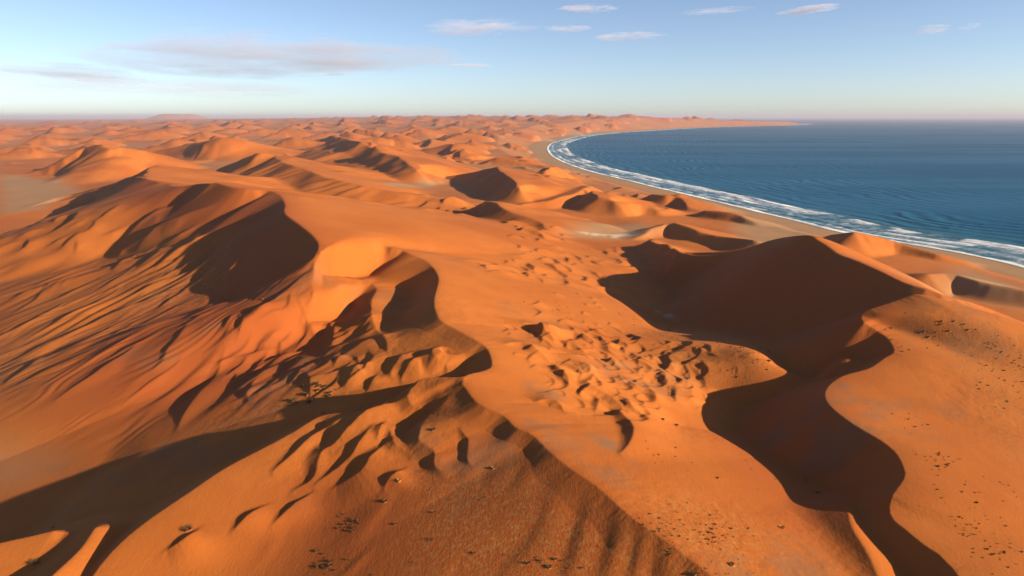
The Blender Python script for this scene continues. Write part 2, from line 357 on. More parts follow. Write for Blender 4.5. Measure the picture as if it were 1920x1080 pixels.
def drape(pts, h, lee=.5, lit=.15, soft=1.0, taper=.4, world=False):
    """a small dune standing h above the sand it lies on; lee side on the right hand of the run of points"""
    global Z
    W = pts if world else [hit(*p[:2]) for p in pts]
    C = spline(np.array(W), max(1.2, np.hypot(*W[0]) * .006))
    n_ = len(C); L_ = np.linspace(0, 1, n_)
    hh = h * np.minimum(1, np.minimum(L_, 1 - L_) / taper + .02) ** .8
    reach = h / min(lee, lit) * 1.2 + 3
    lo = C.min(0) - reach; hi = C.max(0) + reach
    m = np.nonzero((X > lo[0]) & (X < hi[0]) & (Y > lo[1]) & (Y < hi[1]))[0]
    if len(m) == 0: return
    rows = np.zeros((n_, 8)); rows[:, :2] = C; rows[:, 2] = hh
    rows[:, 3] = lee; rows[:, 4] = 999; rows[:, 5] = lee; rows[:, 6] = lit; rows[:, 7] = soft * 2
    g = ridge_h(X[m], Y[m], rows, 0, 0, 0, 0, 0, max(1.2, np.hypot(*W[0]) * .006))
    Z[m] += smax(g, np.zeros_like(g), soft * min(1, h * .4)) - 0.0

def region(px_poly, soft):
    """0..1 inside a patch of ground outlined as the photo shows it"""
    P = np.array([hit(*p) for p in px_poly]); P = np.vstack([P, P[:1]])
    lo = P.min(0) - soft; hi = P.max(0) + soft
    m = np.nonzero((X > lo[0]) & (X < hi[0]) & (Y > lo[1]) & (Y < hi[1]))[0]
    px, py = X[m], Y[m]
    inside = np.zeros(len(m), bool); d2 = np.full(len(m), 1e12, f32)
    for (ax, ay), (bx, by) in zip(P[:-1], P[1:]):
        c_ = ((ay > py) != (by > py)) & (px < (bx - ax) * (py - ay) / (by - ay + 1e-9) + ax)
        inside ^= c_
        dx, dy = bx - ax, by - ay; l2 = dx * dx + dy * dy + 1e-9
        t = np.clip(((px - ax) * dx + (py - ay) * dy) / l2, 0, 1)
        d2 = np.minimum(d2, (px - ax - t * dx) ** 2 + (py - ay - t * dy) ** 2)
    sd_ = np.sqrt(d2) * np.where(inside, 1, -1)
    return m, smooth(-soft, soft, sd_).astype(f32)

def dune_field(poly, count, n, length, h, seed, curve=.25, lee=.5, lit=.15, gap=.55, turn=.4):
    """many little crescent dunes at odd places of a patch, horns downwind (n)"""
    rs = np.random.RandomState(seed)
    m, k = region(poly, 2.0)
    m = m[k > .5]
    if len(m) == 0: return
    # even in area: weight by cell size, which grows with the distance
    wgt = RR[m].astype(float) ** 2; wgt /= wgt.sum()
    got = []
    for i in rs.choice(m, count * 12, p=wgt):
        x, y = float(X[i]), float(Y[i]); L_ = length * math.exp(rs.uniform(-.5, .45))
        if any((x - q[0]) ** 2 + (y - q[1]) ** 2 < (gap * (L_ + q[2]) * .5) ** 2 for q in got): continue
        got.append((x, y, L_))
        if len(got) >= count: break
    for x, y, L_ in got:
        a = math.atan2(n[1], n[0]) + rs.normal(0, turn)
        nx, ny = math.cos(a), math.sin(a); tx, ty = -ny, nx
        cv = curve * rs.uniform(.2, 1.6) * (1 if rs.rand() > .15 else -1); sk = rs.normal(0, .12)
        pts = [(x + (tx * q * .5 + nx * (cv * q * q + sk * q + rs.normal(0, .025))) * L_, y + (ty * q * .5 + ny * (cv * q * q + sk * q)) * L_) for q in (-1, -.6, -.2, .2, .6, 1)]
        drape(pts, h * (L_ / length) * rs.uniform(.6, 1.25), lee=lee, lit=lit, soft=1.0, taper=.5, world=True)

def saw(p, lee):
    """asymmetric rounded wave, 0..1, slow rise then quick fall"""
    f = p - np.floor(p)
    g = np.where(f < 1 - lee, f / (1 - lee) * .5, .5 + (f - 1 + lee) / lee * .5)
    v = .5 - .5 * np.cos(2 * math.pi * g)
    return v ** .85

def ripples(poly, soft, n, lam, amp, seed, lee=.25, warp=.6, gap=.0, stretch=1.0):
    """a field of dunelets with crests across n (the wind), lee on the +n side"""
    m, k = region(poly, soft)
    if len(m) == 0: return
    x, y = X[m], Y[m]
    a = (x * n[0] + y * n[1]) / lam; b = (-x * n[1] + y * n[0]) / lam / stretch
    ph = a + warp * 1.6 * noise(a * .35, b * .55, seed) + warp * .5 * noise(a * .9, b * 1.1, seed + 5)
    am = smooth(gap - .5, gap + .45, noise(a * .55 + 7, b * .6, seed + 9) + .5 * noise(a * 1.3, b * 1.2, seed + 12))
    Z[m] += k * amp * saw(ph, lee) * am

SUNW = (-.906, .423)
exec_small = True
# furrows down the flank of the left dune
FL = [(0, 540), (170, 500), (300, 470), (380, 500), (470, 570), (560, 540), (700, 660), (640, 735), (420, 785), (300, 770), (0, 720)]
ripples(FL, 30, (-.88, .47), 25, 1.3, 3, lee=.38, warp=.8, stretch=3.5, gap=.05)
ripples([(0, 500), (380, 480), (560, 540), (700, 660), (640, 735), (420, 785), (200, 825), (0, 760)], 25, (-.84, .54), 10, .4, 4, lee=.38, warp=.9, gap=.15, stretch=2.2)
dune_field([(0, 500), (300, 470), (390, 490), (470, 570), (560, 545), (600, 640), (420, 740), (0, 700)], 48, (-.88, .47), 60, 1.8, 41, curve=.05, lee=.4, lit=.16, gap=.45, turn=.2)
dune_field([(420, 600), (560, 545), (700, 600), (740, 660), (640, 735), (450, 745)], 46, (-.93, .36), 24, 1.9, 42, curve=.15, lee=.48, lit=.18, gap=.5, turn=.3)
dune_field([(0, 425), (130, 405), (240, 395), (220, 450), (120, 470), (0, 480)], 26, (-.9, .3), 36, 3.2, 43, lee=.5)
# fields of small dunes on the valley floors
dune_field([(1000, 610), (1180, 625), (1330, 650), (1330, 720), (1270, 775), (1215, 800), (1130, 770), (1050, 720)], 66, (-.95, .3), 23, 1.8, 44, lee=.5, lit=.11, gap=.42, curve=.35)
dune_field([(1200, 640), (1560, 648), (1480, 690), (1380, 725), (1270, 790), (1250, 720)], 36, (-.95, .3), 10, .4, 45, lee=.5, lit=.11, gap=.6)
dune_field([(880, 490), (1000, 465), (1230, 450), (1270, 495), (1230, 560), (1050, 535), (930, 512)], 84, (-.92, .3), 28, 2.2, 46, lee=.5, lit=.11, gap=.45, curve=.3)
dune_field([(1000, 540), (1150, 560), (1200, 600), (1190, 640), (1050, 610), (960, 580)], 20, (-.92, .3), 14, .8, 47, lee=.5, gap=.8)
dune_field([(760, 376), (900, 370), (910, 392), (790, 396)], 24, (-.92, .3), 42, 4.2, 48, lee=.55, gap=.5)
dune_field([(950, 415), (1050, 430), (1090, 470), (940, 480)], 16, (-.95, .2), 34, 3.6, 49, lee=.55, gap=.5)
dune_field([(1180, 470), (1300, 485), (1290, 500), (1200, 500)], 8, (-.92, .3), 26, 2.4, 50, lee=.55)
dune_field([(940, 600), (1100, 600), (1200, 640), (1330, 650), (1330, 730), (1220, 800), (1060, 760), (960, 690)], 80, (-.95, .3), 13, .8, 64, lee=.46, lit=.1, gap=.45, curve=.3)
# small barchans out on the plains
dune_field([(500, 245), (1000, 248), (1022, 300), (960, 340), (820, 335), (700, 300), (500, 285)], 80, (-.9, -.1), 120, 9, 71, lee=.62, lit=.16, gap=.5, curve=.3, turn=.5)
dune_field([(0, 252), (480, 245), (440, 300), (250, 285), (0, 320)], 36, (-.9, -.1), 150, 9, 72, lee=.62, lit=.16, gap=.6, curve=.3, turn=.5)
dune_field([(200, 229), (1180, 226), (1090, 244), (300, 246)], 50, (-.9, -.1), 320, 22, 73, lee=.62, lit=.16, gap=.6, curve=.3, turn=.5)
dune_field([(1020, 300), (1150, 345), (1330, 395), (1250, 400), (1050, 350), (960, 330)], 26, (-.9, .1), 60, 6.5, 74, lee=.6, lit=.16, gap=.6, curve=.35, turn=.4)
# gullied faces of the middle dunes
ripples([(470, 298), (550, 312), (660, 352), (780, 376), (700, 388), (560, 372), (420, 332)], 25, (-.5, .86), 46, 4.2, 75, lee=.4, warp=.8, stretch=3, gap=-.1)
ripples([(190, 283), (260, 303), (300, 315), (240, 330), (130, 330), (120, 305)], 30, (-.5, .86), 70, 5.5, 76, lee=.4, warp=.8, stretch=3, gap=-.1)
ripples([(680, 290), (720, 300), (765, 325), (700, 335), (640, 325), (610, 310)], 25, (-.5, .86), 50, 4, 77, lee=.4, warp=.8, stretch=3, gap=-.1)
ripples([(560, 270), (660, 272), (640, 290), (540, 300)], 25, (-.5, .86), 60, 5, 78, lee=.4, warp=.8, stretch=3, gap=-.1)
# lumpy lower flank of the near dune
ripples([(480, 1000), (620, 910), (760, 900), (960, 880), (1180, 1000), (1330, 1090), (480, 1090)], 10, (-.9, .3), 12, .42, 13, lee=.42, warp=.5, gap=.05, stretch=3)
# sand slides on the short slip face of the near crest
ripples([(880, 742), (930, 773), (1010, 828), (1080, 888), (1165, 956), (1250, 1016), (1345, 1090), (1290, 1090), (1150, 980), (1060, 905), (980, 850), (900, 790)], 1.2, (.6, -.8), 1.7, .05, 61, lee=.45, warp=.8, gap=.15, stretch=6)
print('ripples', time.time() - T0)

dune_field([(330, 430), (440, 400), (480, 440), (470, 520), (400, 540), (310, 500)], 16, (-.88, .47), 48, 2.8, 40, curve=.05, lee=.42, lit=.18, gap=.45, turn=.15)
# furrow crests near the top of the left flank
for h_, pts in ((7, [(348, 378), (333, 387), (300, 402), (277, 417), (250, 437), (220, 463)]),
                (5, [(400, 385), (375, 395), (350, 405), (332, 415), (317, 420), (292, 433), (280, 445), (265, 452), (230, 470), (223, 480)]),
                (3, [(330, 452), (307, 467), (293, 480), (267, 497), (243, 510)]), (3, [(288, 463), (267, 477), (247, 485), (212, 507)]),
                (3.5, [(407, 428), (383, 443), (350, 463), (317, 483), (292, 502)]), (3, [(388, 450), (358, 473), (330, 493), (300, 507)]),
                (2.5, [(637, 557), (657, 563), (680, 567), (697, 580)]),
                (3, [(597, 573), (575, 590), (565, 603), (570, 612), (583, 618), (607, 617), (620, 617), (627, 622), (625, 638), (617, 653), (612, 665)]),
                (2, [(682, 588), (680, 593), (677, 607), (674, 615)]),
                (4, [(840, 655), (825, 656), (812, 665), (810, 672), (818, 682), (837, 688), (837, 700)]),
                (2.6, [(805, 668), (785, 677), (767, 693), (755, 707), (753, 717)]),
                (2.6, [(788, 657), (760, 670), (750, 675), (745, 685), (737, 693), (732, 703), (737, 710)]),
                (2.8, [(700, 680), (683, 687), (667, 693), (658, 707), (648, 725)]), (2, [(707, 703), (700, 717), (688, 733)]), (2, [(652, 665), (635, 675), (627, 685)]),
                # near dune
                (4, [(797, 718), (783, 730), (772, 742), (765, 753), (767, 762), (773, 768), (787, 771), (810, 772)]),
                (3.2, [(836, 748), (832, 755), (823, 767), (807, 783), (797, 797), (790, 810), (787, 827), (785, 837), (793, 844), (810, 852), (815, 858), (813, 872), (818, 882), (830, 888), (840, 889)]),
                (1.6, [(862, 806), (867, 813), (877, 828), (878, 837), (877, 848), (875, 860), (878, 868), (883, 873)]),
                (2.6, [(688, 775), (647, 788), (617, 807), (588, 825), (570, 840), (558, 850), (545, 860), (518, 880), (512, 888)]),
                (4, [(763, 742), (730, 762), (697, 775), (680, 788), (663, 807), (647, 823), (627, 847), (607, 857), (598, 872), (593, 893), (580, 907), (553, 919)]),
                (2.2, [(702, 795), (688, 815), (672, 840), (663, 857), (647, 873), (627, 887), (593, 907)]),
                (3.2, [(727, 833), (705, 857), (692, 872), (688, 882), (672, 897), (630, 913)]),
                (2, [(722, 792), (713, 810), (707, 823)]), (2.4, [(730, 805), (735, 825), (740, 840), (753, 848), (770, 855)]),
                (2.2, [(760, 880), (753, 887), (727, 907), (720, 918)]),
                (2, [(500, 948), (465, 975), (435, 998)]), (2, [(375, 992), (370, 998), (345, 1020), (312, 1032)]), (1.6, [(585, 925), (560, 945), (540, 962), (510, 985)])):
    drape(pts, h_)
# the valley's crescents
for h_, pts in ((3.4, [(930, 595), (953, 603), (978, 612), (1002, 619), (1020, 624), (1033, 633), (1040, 642), (1047, 645)]),
                (3, [(978, 605), (1013, 612), (1040, 620), (1065, 627), (1087, 633), (1100, 640), (1112, 645)]),
                (3, [(945, 647), (962, 647), (987, 652), (1003, 660), (1020, 671), (1032, 680)]), (2, [(1053, 645), (1070, 647), (1080, 652), (1092, 659), (1102, 663)]),
                (2.2, [(1115, 644), (1140, 648), (1160, 653), (1170, 658), (1173, 667)]), (2.4, [(1027, 687), (1043, 692), (1060, 702)]), (2.4, [(1078, 687), (1095, 692), (1108, 698), (1122, 703)]),
                (1.8, [(1140, 673), (1150, 680), (1170, 687)]), (2.2, [(1116, 698), (1113, 703), (1108, 718), (1100, 722), (1107, 727), (1088, 737), (1097, 742)]),
                (1.8, [(1098, 733), (1122, 753), (1115, 773)]), (3, [(1130, 755), (1137, 762), (1152, 773), (1167, 783), (1178, 797), (1187, 810), (1187, 823), (1180, 837), (1162, 852)]),
                (2.2, [(1158, 743), (1175, 753), (1183, 765), (1190, 773), (1203, 778)]), (1.6, [(1203, 735), (1222, 745), (1243, 757)]),
                (1.4, [(1265, 715), (1288, 722), (1308, 727)]), (1.4, [(1280, 746), (1305, 752), (1330, 757)]), (1.6, [(1243, 685), (1257, 690), (1272, 698)]),
                (3, [(1000, 755), (1030, 758), (1050, 765), (1057, 772)]), (1.6, [(1160, 715), (1180, 718), (1195, 728)])):
    drape(pts, h_, lee=.52, lit=.17)
print('small dunes', time.time() - T0)

# fine unevenness of the sand, more on the weathered flanks
nearm = smooth(1100, 350, RR)
q_ = nearm > 0
rough = np.zeros_like(Z)
rough[q_] = nearm[q_] * (.10 * fbm(X[q_] / 7, Y[q_] / 7, 3, 101) + .05 * fbm(X[q_] / 2.2, Y[q_] / 2.2, 2, 102)) * (.35 + 1.3 * smooth(-.1, .5, fbm(X[q_] / 45, Y[q_] / 45, 2, 103)))
Z += rough

# ------------------------------------------------------------------ mesh of the land
def grid_mesh(name, X, Y, Z, nr, nc, facemask, attrs):
    idx = np.arange(nr * nc, dtype=np.int32).reshape(nr, nc)
    q = np.stack([idx[:-1, :-1], idx[:-1, 1:], idx[1:, 1:], idx[1:, :-1]], -1).reshape(-1, 4)
    if facemask is not None: q = q[facemask]
    used = np.zeros(nr * nc, bool); used[q.ravel()] = True
    new = np.cumsum(used, dtype=np.int32) - 1
    q = new[q]; nv = int(used.sum())
    me = bpy.data.meshes.new(name)
    me.vertices.add(nv)
    co = np.stack([X[used], Y[used], Z[used]], -1).astype(f32)
    me.vertices.foreach_set('co', co.ravel())
    me.loops.add(q.size); me.loops.foreach_set('vertex_index', q.ravel())
    me.polygons.add(len(q)); me.polygons.foreach_set('loop_start', np.arange(0, q.size, 4, dtype=np.int32))
    me.polygons.foreach_set('use_smooth', np.ones(len(q), bool))
    for k, v in attrs.items():
        at_ = me.attributes.new(k, 'FLOAT', 'POINT'); at_.data.foreach_set('value', v[used].astype(f32))
    me.update()
    o = bpy.data.objects.new(name, me); COL.objects.link(o)
    return o

def new_mat(name):
    m = bpy.data.materials.new(name); m.use_nodes = True
    m.node_tree.nodes.clear()
    return m, m.node_tree.nodes, m.node_tree.links

class NB:
    """little helper to write node sums"""
    def __init__(self, m): self.N = m.node_tree.nodes; self.L = m.node_tree.links
    def put(self, sock, v):
        if isinstance(v, (int, float)): sock.default_value = v
        elif isinstance(v, tuple): sock.default_value = v if len(v) == len(sock.default_value) else v + (1,)
        else: self.L.new(v, sock)
    def m(self, op, a, b=0.0, c=None, clamp=False):
        n = self.N.new('ShaderNodeMath'); n.operation = op; n.use_clamp = clamp
        self.put(n.inputs[0], a); self.put(n.inputs[1], b)
        if c is not None: self.put(n.inputs[2], c)
        return n.outputs[0]
    def attr(self, name):
        n = self.N.new('ShaderNodeAttribute'); n.attribute_name = name; return n.outputs['Fac']
    def noise(self, vec, scale, detail=3, rough=.5, dist=0.0):
        n = self.N.new('ShaderNodeTexNoise'); n.inputs['Scale'].default_value = scale; n.inputs['Detail'].default_value = detail
        n.inputs['Roughness'].default_value = rough; n.inputs['Distortion'].default_value = dist
        if vec is not None: self.L.new(vec, n.inputs['Vector'])
        return n.outputs['Fac']
    def step(self, x, a, b, lo=0.0, hi=1.0):
        n = self.N.new('ShaderNodeMapRange'); n.interpolation_type = 'SMOOTHSTEP'
        self.put(n.inputs[0], x); self.put(n.inputs[1], a); self.put(n.inputs[2], b); n.inputs[3].default_value = lo; n.inputs[4].default_value = hi
        return n.outputs[0]
    def mix(self, f, a, b):
        n = self.N.new('ShaderNodeMix'); n.data_type = 'RGBA'
        self.put(n.inputs[0], f); self.put(n.inputs[6], a); self.put(n.inputs[7], b)
        return n.outputs[2]
    def xyz(self, x, y, z=0.0):
        n = self.N.new('ShaderNodeCombineXYZ'); self.put(n.inputs[0], x); self.put(n.inputs[1], y); self.put(n.inputs[2], z); return n.outputs[0]
    def pos(self):
        return self.N.new('ShaderNodeNewGeometry').outputs['Position']
    def mapv(self, vec, scale=(1, 1, 1), rot=(0, 0, 0)):
        n = self.N.new('ShaderNodeMapping'); n.inputs['Scale'].default_value = scale; n.inputs['Rotation'].default_value = rot
        self.L.new(vec, n.inputs['Vector']); return n.outputs[0]

def sand_mat():
    m, N, L = new_mat('sand'); b = NB(m)
    out = N.new('ShaderNodeOutputMaterial'); p = N.new('ShaderNodeBsdfPrincipled')
    p.inputs['Roughness'].default_value = .92; p.inputs['Specular IOR Level'].default_value = .1
    P = b.pos()
    big = b.noise(P, .006, 4, .55); mid = b.noise(P, .06, 4, .6); fine = b.noise(P, 1.1, 4, .75); grain = b.noise(P, 4.5, 2, .7)
    streak = b.noise(b.mapv(P, (.25, .035, .25), (0, 0, math.radians(25))), 1.0, 4, .6)
    c = b.mix(b.step(big, .35, .65), (.355, .106, .0180), (.285, .076, .0105))
    c = b.mix(b.m('MULTIPLY', b.step(mid, .42, .7), .35), c, (.265, .072, .0120))
    c = b.mix(b.m('MULTIPLY', b.step(streak, .5, .75), .25), c, (.355, .112, .021))
    c = b.mix(b.m('MULTIPLY', b.step(fine, .55, .8), .28), c, (.24, .066, .016))
    c = b.mix(b.m('MULTIPLY', b.step(grain, .52, .8), .3), c, (.40, .132, .027))
    c = b.mix(b.m('MULTIPLY', b.attr('red_shade'), .75), c, (.250, .056, .0125))  # redder sand, with the dimness of raking light on flanks put into its colour
    crust = b.attr('crust')
    c = b.mix(b.m('MULTIPLY', crust, b.step(b.noise(P, .45, 4, .65), .45, .65)), c, (.29, .108, .026))
    grey = b.attr('grey')
    c = b.mix(b.m('MULTIPLY', grey, b.step(mid, .38, .62)), c, (.16, .085, .042))
    tan = b.attr('tan')
    ct = b.mix(b.step(b.noise(P, .012, 4, .6), .35, .65), (.29, .155, .068), (.25, .15, .075))
    c = b.mix(tan, c, ct)
    wet = b.step(b.attr('shore'), 14.0, 2.0)
    c = b.mix(b.m('MULTIPLY', wet, .75), c, (.10, .075, .05))
    salt = b.m('MULTIPLY', b.attr('salt'), b.step(b.noise(P, .05, 4, .6), .4, .6))
    c = b.mix(salt, c, (.42, .33, .24))
    L.new(c, p.inputs['Base Color'])
    h1 = b.noise(P, .9, 4, .65)
    rip = b.noise(b.mapv(P, (1.6, .3, 1), (0, 0, math.radians(-22))), 1.0, 3, .6)
    h = b.m('ADD', b.m('MULTIPLY', h1, .26), b.m('MULTIPLY', rip, .14))
    h = b.m('ADD', h, b.m('MULTIPLY', b.m('MULTIPLY', b.noise(P, .8, 5, .65), crust), .4))
    bp = N.new('ShaderNodeBump'); bp.inputs['Strength'].default_value = .55; bp.inputs['Distance'].default_value = 1.0
    L.new(h, bp.inputs['Height']); L.new(bp.outputs[0], p.inputs['Normal'])
    L.new(p.outputs[0], out.inputs[0])
    return m
SAND = sand_mat()

# where the sand is of another kind; red also paints shade on the flanks
def field(polys, soft):
    out = np.zeros(X.shape, f32)
    for p in polys:
        m, k = region(p, soft); out[m] = np.maximum(out[m], k)
    return out
tan = smooth(1.35, .6, SD / bw).astype(f32) * smooth(-200, -100, SD)
tan = np.maximum(tan, .9 * field([[(0, 325), (120, 338), (150, 360), (80, 392), (0, 402)], [(1060, 440), (1100, 416), (1200, 419), (1240, 426), (1210, 440), (1130, 449)], [(1370, 420), (1440, 415), (1560, 436), (1480, 446), (1390, 446)],
                               [(720, 340), (790, 338), (840, 344), (820, 350), (730, 349)], [(1700, 520), (1800, 500), (1920, 540), (1920, 580), (1800, 552)]], 30))
tan = np.maximum(tan, .5 * field([[(-200, 800), (0, 835), (100, 860), (60, 900), (-200, 960)]], 20))
tan = np.maximum(tan, (.42 * smooth(9, 1, Z - ZB) * smooth(1100, 2200, RR) * smooth(-.35, .25, fbm(X / 420, Y / 420, 3, 91))).astype(f32))
salt = .9 * field([[(1075, 440), (1130, 445), (1200, 440), (1190, 434), (1130, 439), (1085, 434)], [(1230, 580), (1262, 590), (1270, 600), (1240, 590)]], 6)
red_shade = np.maximum(field([[(230, 390), (330, 345), (400, 345), (530, 370), (595, 460), (585, 500), (560, 560), (620, 620), (600, 720), (300, 800), (60, 760), (200, 600), (380, 520), (390, 450)], [(230, 340), (330, 352), (250, 385), (190, 385)]], 35) * 1.0,
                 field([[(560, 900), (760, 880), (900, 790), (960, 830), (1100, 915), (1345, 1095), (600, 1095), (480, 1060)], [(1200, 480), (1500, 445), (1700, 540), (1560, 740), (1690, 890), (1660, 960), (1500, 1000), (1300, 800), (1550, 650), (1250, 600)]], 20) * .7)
crust = field([[(160, 360), (250, 345), (215, 385), (180, 395)], [(380, 440), (470, 420), (400, 560), (250, 620), (160, 640), (300, 500)], [(1120, 640), (1560, 650), (1400, 730), (1240, 700)], [(780, 880), (960, 880), (1180, 1000), (1300, 1085), (760, 1085)],
               [(1170, 940), (1290, 920), (1460, 1000), (1420, 1080), (1260, 1080)], [(1720, 560), (1830, 590), (1930, 640), (1930, 900), (1800, 700), (1690, 610)], [(500, 720), (620, 700), (640, 750), (540, 770)]], 12)
grey = .8 * field([[(985, 715), (1020, 722), (1055, 740), (1050, 752), (1020, 740), (990, 730)], [(1095, 815), (1130, 810), (1172, 832), (1160, 850), (1120, 835)]], 5)
grey = np.maximum(grey, .5 * smooth(.25, .6, fbm(X / 60, Y / 60, 3, 31)).astype(f32) * smooth(900, 300, RR))

fm = SD.reshape(NR, NC)
fmask = ((fm[:-1, :-1] > -60 - RR.reshape(NR, NC)[:-1, :-1] * .02)).ravel()
AT = {'shore': SD, 'tan': tan, 'salt': salt, 'red_shade': red_shade, 'crust': crust, 'grey': grey}
fbeach = ((fm[:-1, :-1] < np.minimum(bw, 200).reshape(NR, NC)[:-1, :-1] * .8)).ravel()
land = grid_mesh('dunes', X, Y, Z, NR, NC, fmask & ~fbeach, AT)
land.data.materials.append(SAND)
land['kind'] = 'structure'; land['label'] = 'rust orange sand dunes with curved crests running down to the sea'
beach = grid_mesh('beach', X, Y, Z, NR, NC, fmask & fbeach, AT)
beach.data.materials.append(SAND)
beach['kind'] = 'structure'; beach['label'] = 'narrow tan beach between the dunes and the surf'
print('tris', (len(land.data.polygons) + len(beach.data.polygons)) * 2, 'zmax', Z.max(), Z.min(), 'time', time.time() - T0)

# ------------------------------------------------------------------ sea
def sea_mat():
    m, N, L = new_mat('sea water'); b = NB(m)
    out = N.new('ShaderNodeOutputMaterial')
    off = b.attr('off'); s_ = b.attr('along')
    P = b.pos()
    # foam: wash on the beach and ragged lines of breakers
    foam = b.step(b.m('ADD', off, b.m('MULTIPLY', b.noise(b.xyz(s_, 3.0), .02, 3), -26.0)), 6.0, -8.0)
    for i, (c0, amp, Lg, th) in enumerate(((40, 34, 22, .42), (84, 44, 30, .43), (130, 52, 52, .36), (185, 60, 18, .56))):
        wob = b.noise(b.xyz(s_, i * 37.7), .0045, 4, .6)
        cc = b.m('ADD', c0 - amp * .5, b.m('MULTIPLY', wob, amp))
        t = b.m('SUBTRACT', cc, off)
        band = b.m('MULTIPLY', b.step(t, -1.5, 2.0), b.m('POWER', 2.718, b.m('DIVIDE', b.m('MAXIMUM', t, 0.0), -Lg)))
        patch = b.step(b.noise(b.xyz(s_, b.m('ADD', b.m('MULTIPLY', off, .25), i * 91.3 + 11)), .0032, 4, .6), th, th + .13)
        foam = b.m('MAXIMUM', foam, b.m('MULTIPLY', band, patch))
    lace = b.noise(b.xyz(b.m('MULTIPLY', s_, .085), b.m('MULTIPLY', off, .075)), 1.0, 6, .72)
    lace2 = b.noise(b.xyz(b.m('MULTIPLY', s_, .03), b.m('MULTIPLY', off, .035)), 1.0, 6, .75)
    f = b.m('MULTIPLY', b.step(b.m('ADD', foam, b.m('MULTIPLY', b.m('SUBTRACT', lace, .5), 1.5)), .22, .85), .9)
    thin = b.m('MULTIPLY', b.step(off, 170.0, 50.0), b.step(lace2, .44, .72))
    f = b.m('MAXIMUM', f, b.m('MULTIPLY', thin, .62))
    deep = b.mix(b.step(b.m('ADD', off, b.m('MULTIPLY', b.noise(b.xyz(b.m('MULTIPLY', s_, .004), b.m('MULTIPLY', off, .004)), 1.0, 4), 160.0)), 60.0, 420.0), (.026, .100, .115), (.001, .054, .108))
    patch_ = b.step(b.noise(b.mapv(P, (.0005, .0016, .001), (0, 0, math.radians(-20))), 1.0, 5, .6), .35, .68)
    deep = b.mix(b.m('MULTIPLY', patch_, .55), deep, (.006, .075, .135))
    sw = b.noise(b.xyz(b.m('MULTIPLY', s_, .002), b.m('MULTIPLY', off, .012)), 1.0, 4, .6)
    deep = b.mix(b.m('MULTIPLY', b.step(sw, .4, .65), .5), deep, (.004, .064, .112))
    c = b.mix(f, deep, (.62, .62, .62))
    p = N.new('ShaderNodeBsdfDiffuse'); L.new(c, p.inputs['Color'])
    gl = N.new('ShaderNodeBsdfAnisotropic'); gl.inputs['Color'].default_value = (.45, .78, 1.0, 1); gl.inputs['Roughness'].default_value = .3
    mx = N.new('ShaderNodeMixShader'); L.new(b.m('MULTIPLY', b.m('SUBTRACT', 1.0, f), b.m('ADD', .11, b.m('MULTIPLY', patch_, .08))), mx.inputs[0])
    L.new(p.outputs[0], mx.inputs[1]); L.new(gl.outputs[0], mx.inputs[2])
    sw2 = b.m('SINE', b.m('ADD', b.m('MULTIPLY', off, 6.283 / 46), b.m('MULTIPLY', b.noise(b.xyz(b.m('MULTIPLY', s_, .0035), b.m('MULTIPLY', off, .005)), 1.0, 4), 30.0)))
    sw2 = b.m('MULTIPLY', b.m('MULTIPLY', sw2, b.step(off, 2600.0, 100.0)), b.step(b.noise(b.xyz(b.m('MULTIPLY', s_, .0016), b.m('MULTIPLY', off, .003)), 1.0, 3), .3, .65))
    chop = b.noise(b.mapv(P, (.035, .11, .1), (0, 0, math.radians(-18))), 1.0, 5, .65)
    chop2 = b.noise(b.mapv(P, (.008, .03, .1), (0, 0, math.radians(-12))), 1.0, 4, .6)
    h = b.m('ADD', b.m('MULTIPLY', sw2, 1.9), b.m('ADD', b.m('MULTIPLY', chop, 2.2), b.m('MULTIPLY', chop2, 4.0)))
    h = b.m('ADD', h, b.m('MULTIPLY', f, .8))
    bp = N.new('ShaderNodeBump'); bp.inputs['Strength'].default_value = .8; bp.inputs['Distance'].default_value = 1.0
    L.new(h, bp.inputs['Height']); L.new(bp.outputs[0], p.inputs['Normal']); L.new(bp.outputs[0], gl.inputs['Normal'])
    L.new(mx.outputs[0], out.inputs[0])
    return m
TH2 = np.radians(np.linspace(0, 43, 330)); U2 = np.concatenate([np.arange(math.log(800), math.log(6000), .006), np.arange(math.log(6000), math.log(61500), .02), np.arange(math.log(61500), math.log(171000), .05)]); R2 = np.exp(U2)
XS = (R2[:, None] * np.sin(TH2)).astype(f32).ravel(); YS = (R2[:, None] * np.cos(TH2)).astype(f32).ravel()
sd2, al2 = polydist(XS, YS, SHP, True)
n1, n2 = len(R2), len(TH2)
off2 = -sd2
swl = np.sin(off2 * 2 * math.pi / 46 + 7 * noise(al2 / 300, off2 / 250, 3)) * .5 * smooth(900, 100, off2) * smooth(0, 30, off2) + 1.3 * np.exp(-((off2 - 130 - 23 * noise(al2 / 220, 0 * al2, 8)) / 9) ** 2)
smk = (sd2.reshape(n1, n2)[:-1, :-1] < 60 + .02 * np.repeat(R2, n2).reshape(n1, n2)[:-1, :-1]).ravel()
sea = grid_mesh('sea', XS, YS, (swl * (off2 > 0)).astype(f32), n1, n2, smk, {'off': off2, 'along': al2})
sea.data.materials.append(sea_mat())
sea['kind'] = 'structure'; sea['label'] = 'deep blue sea with white surf along the curved bay'
print('sea', time.time() - T0)

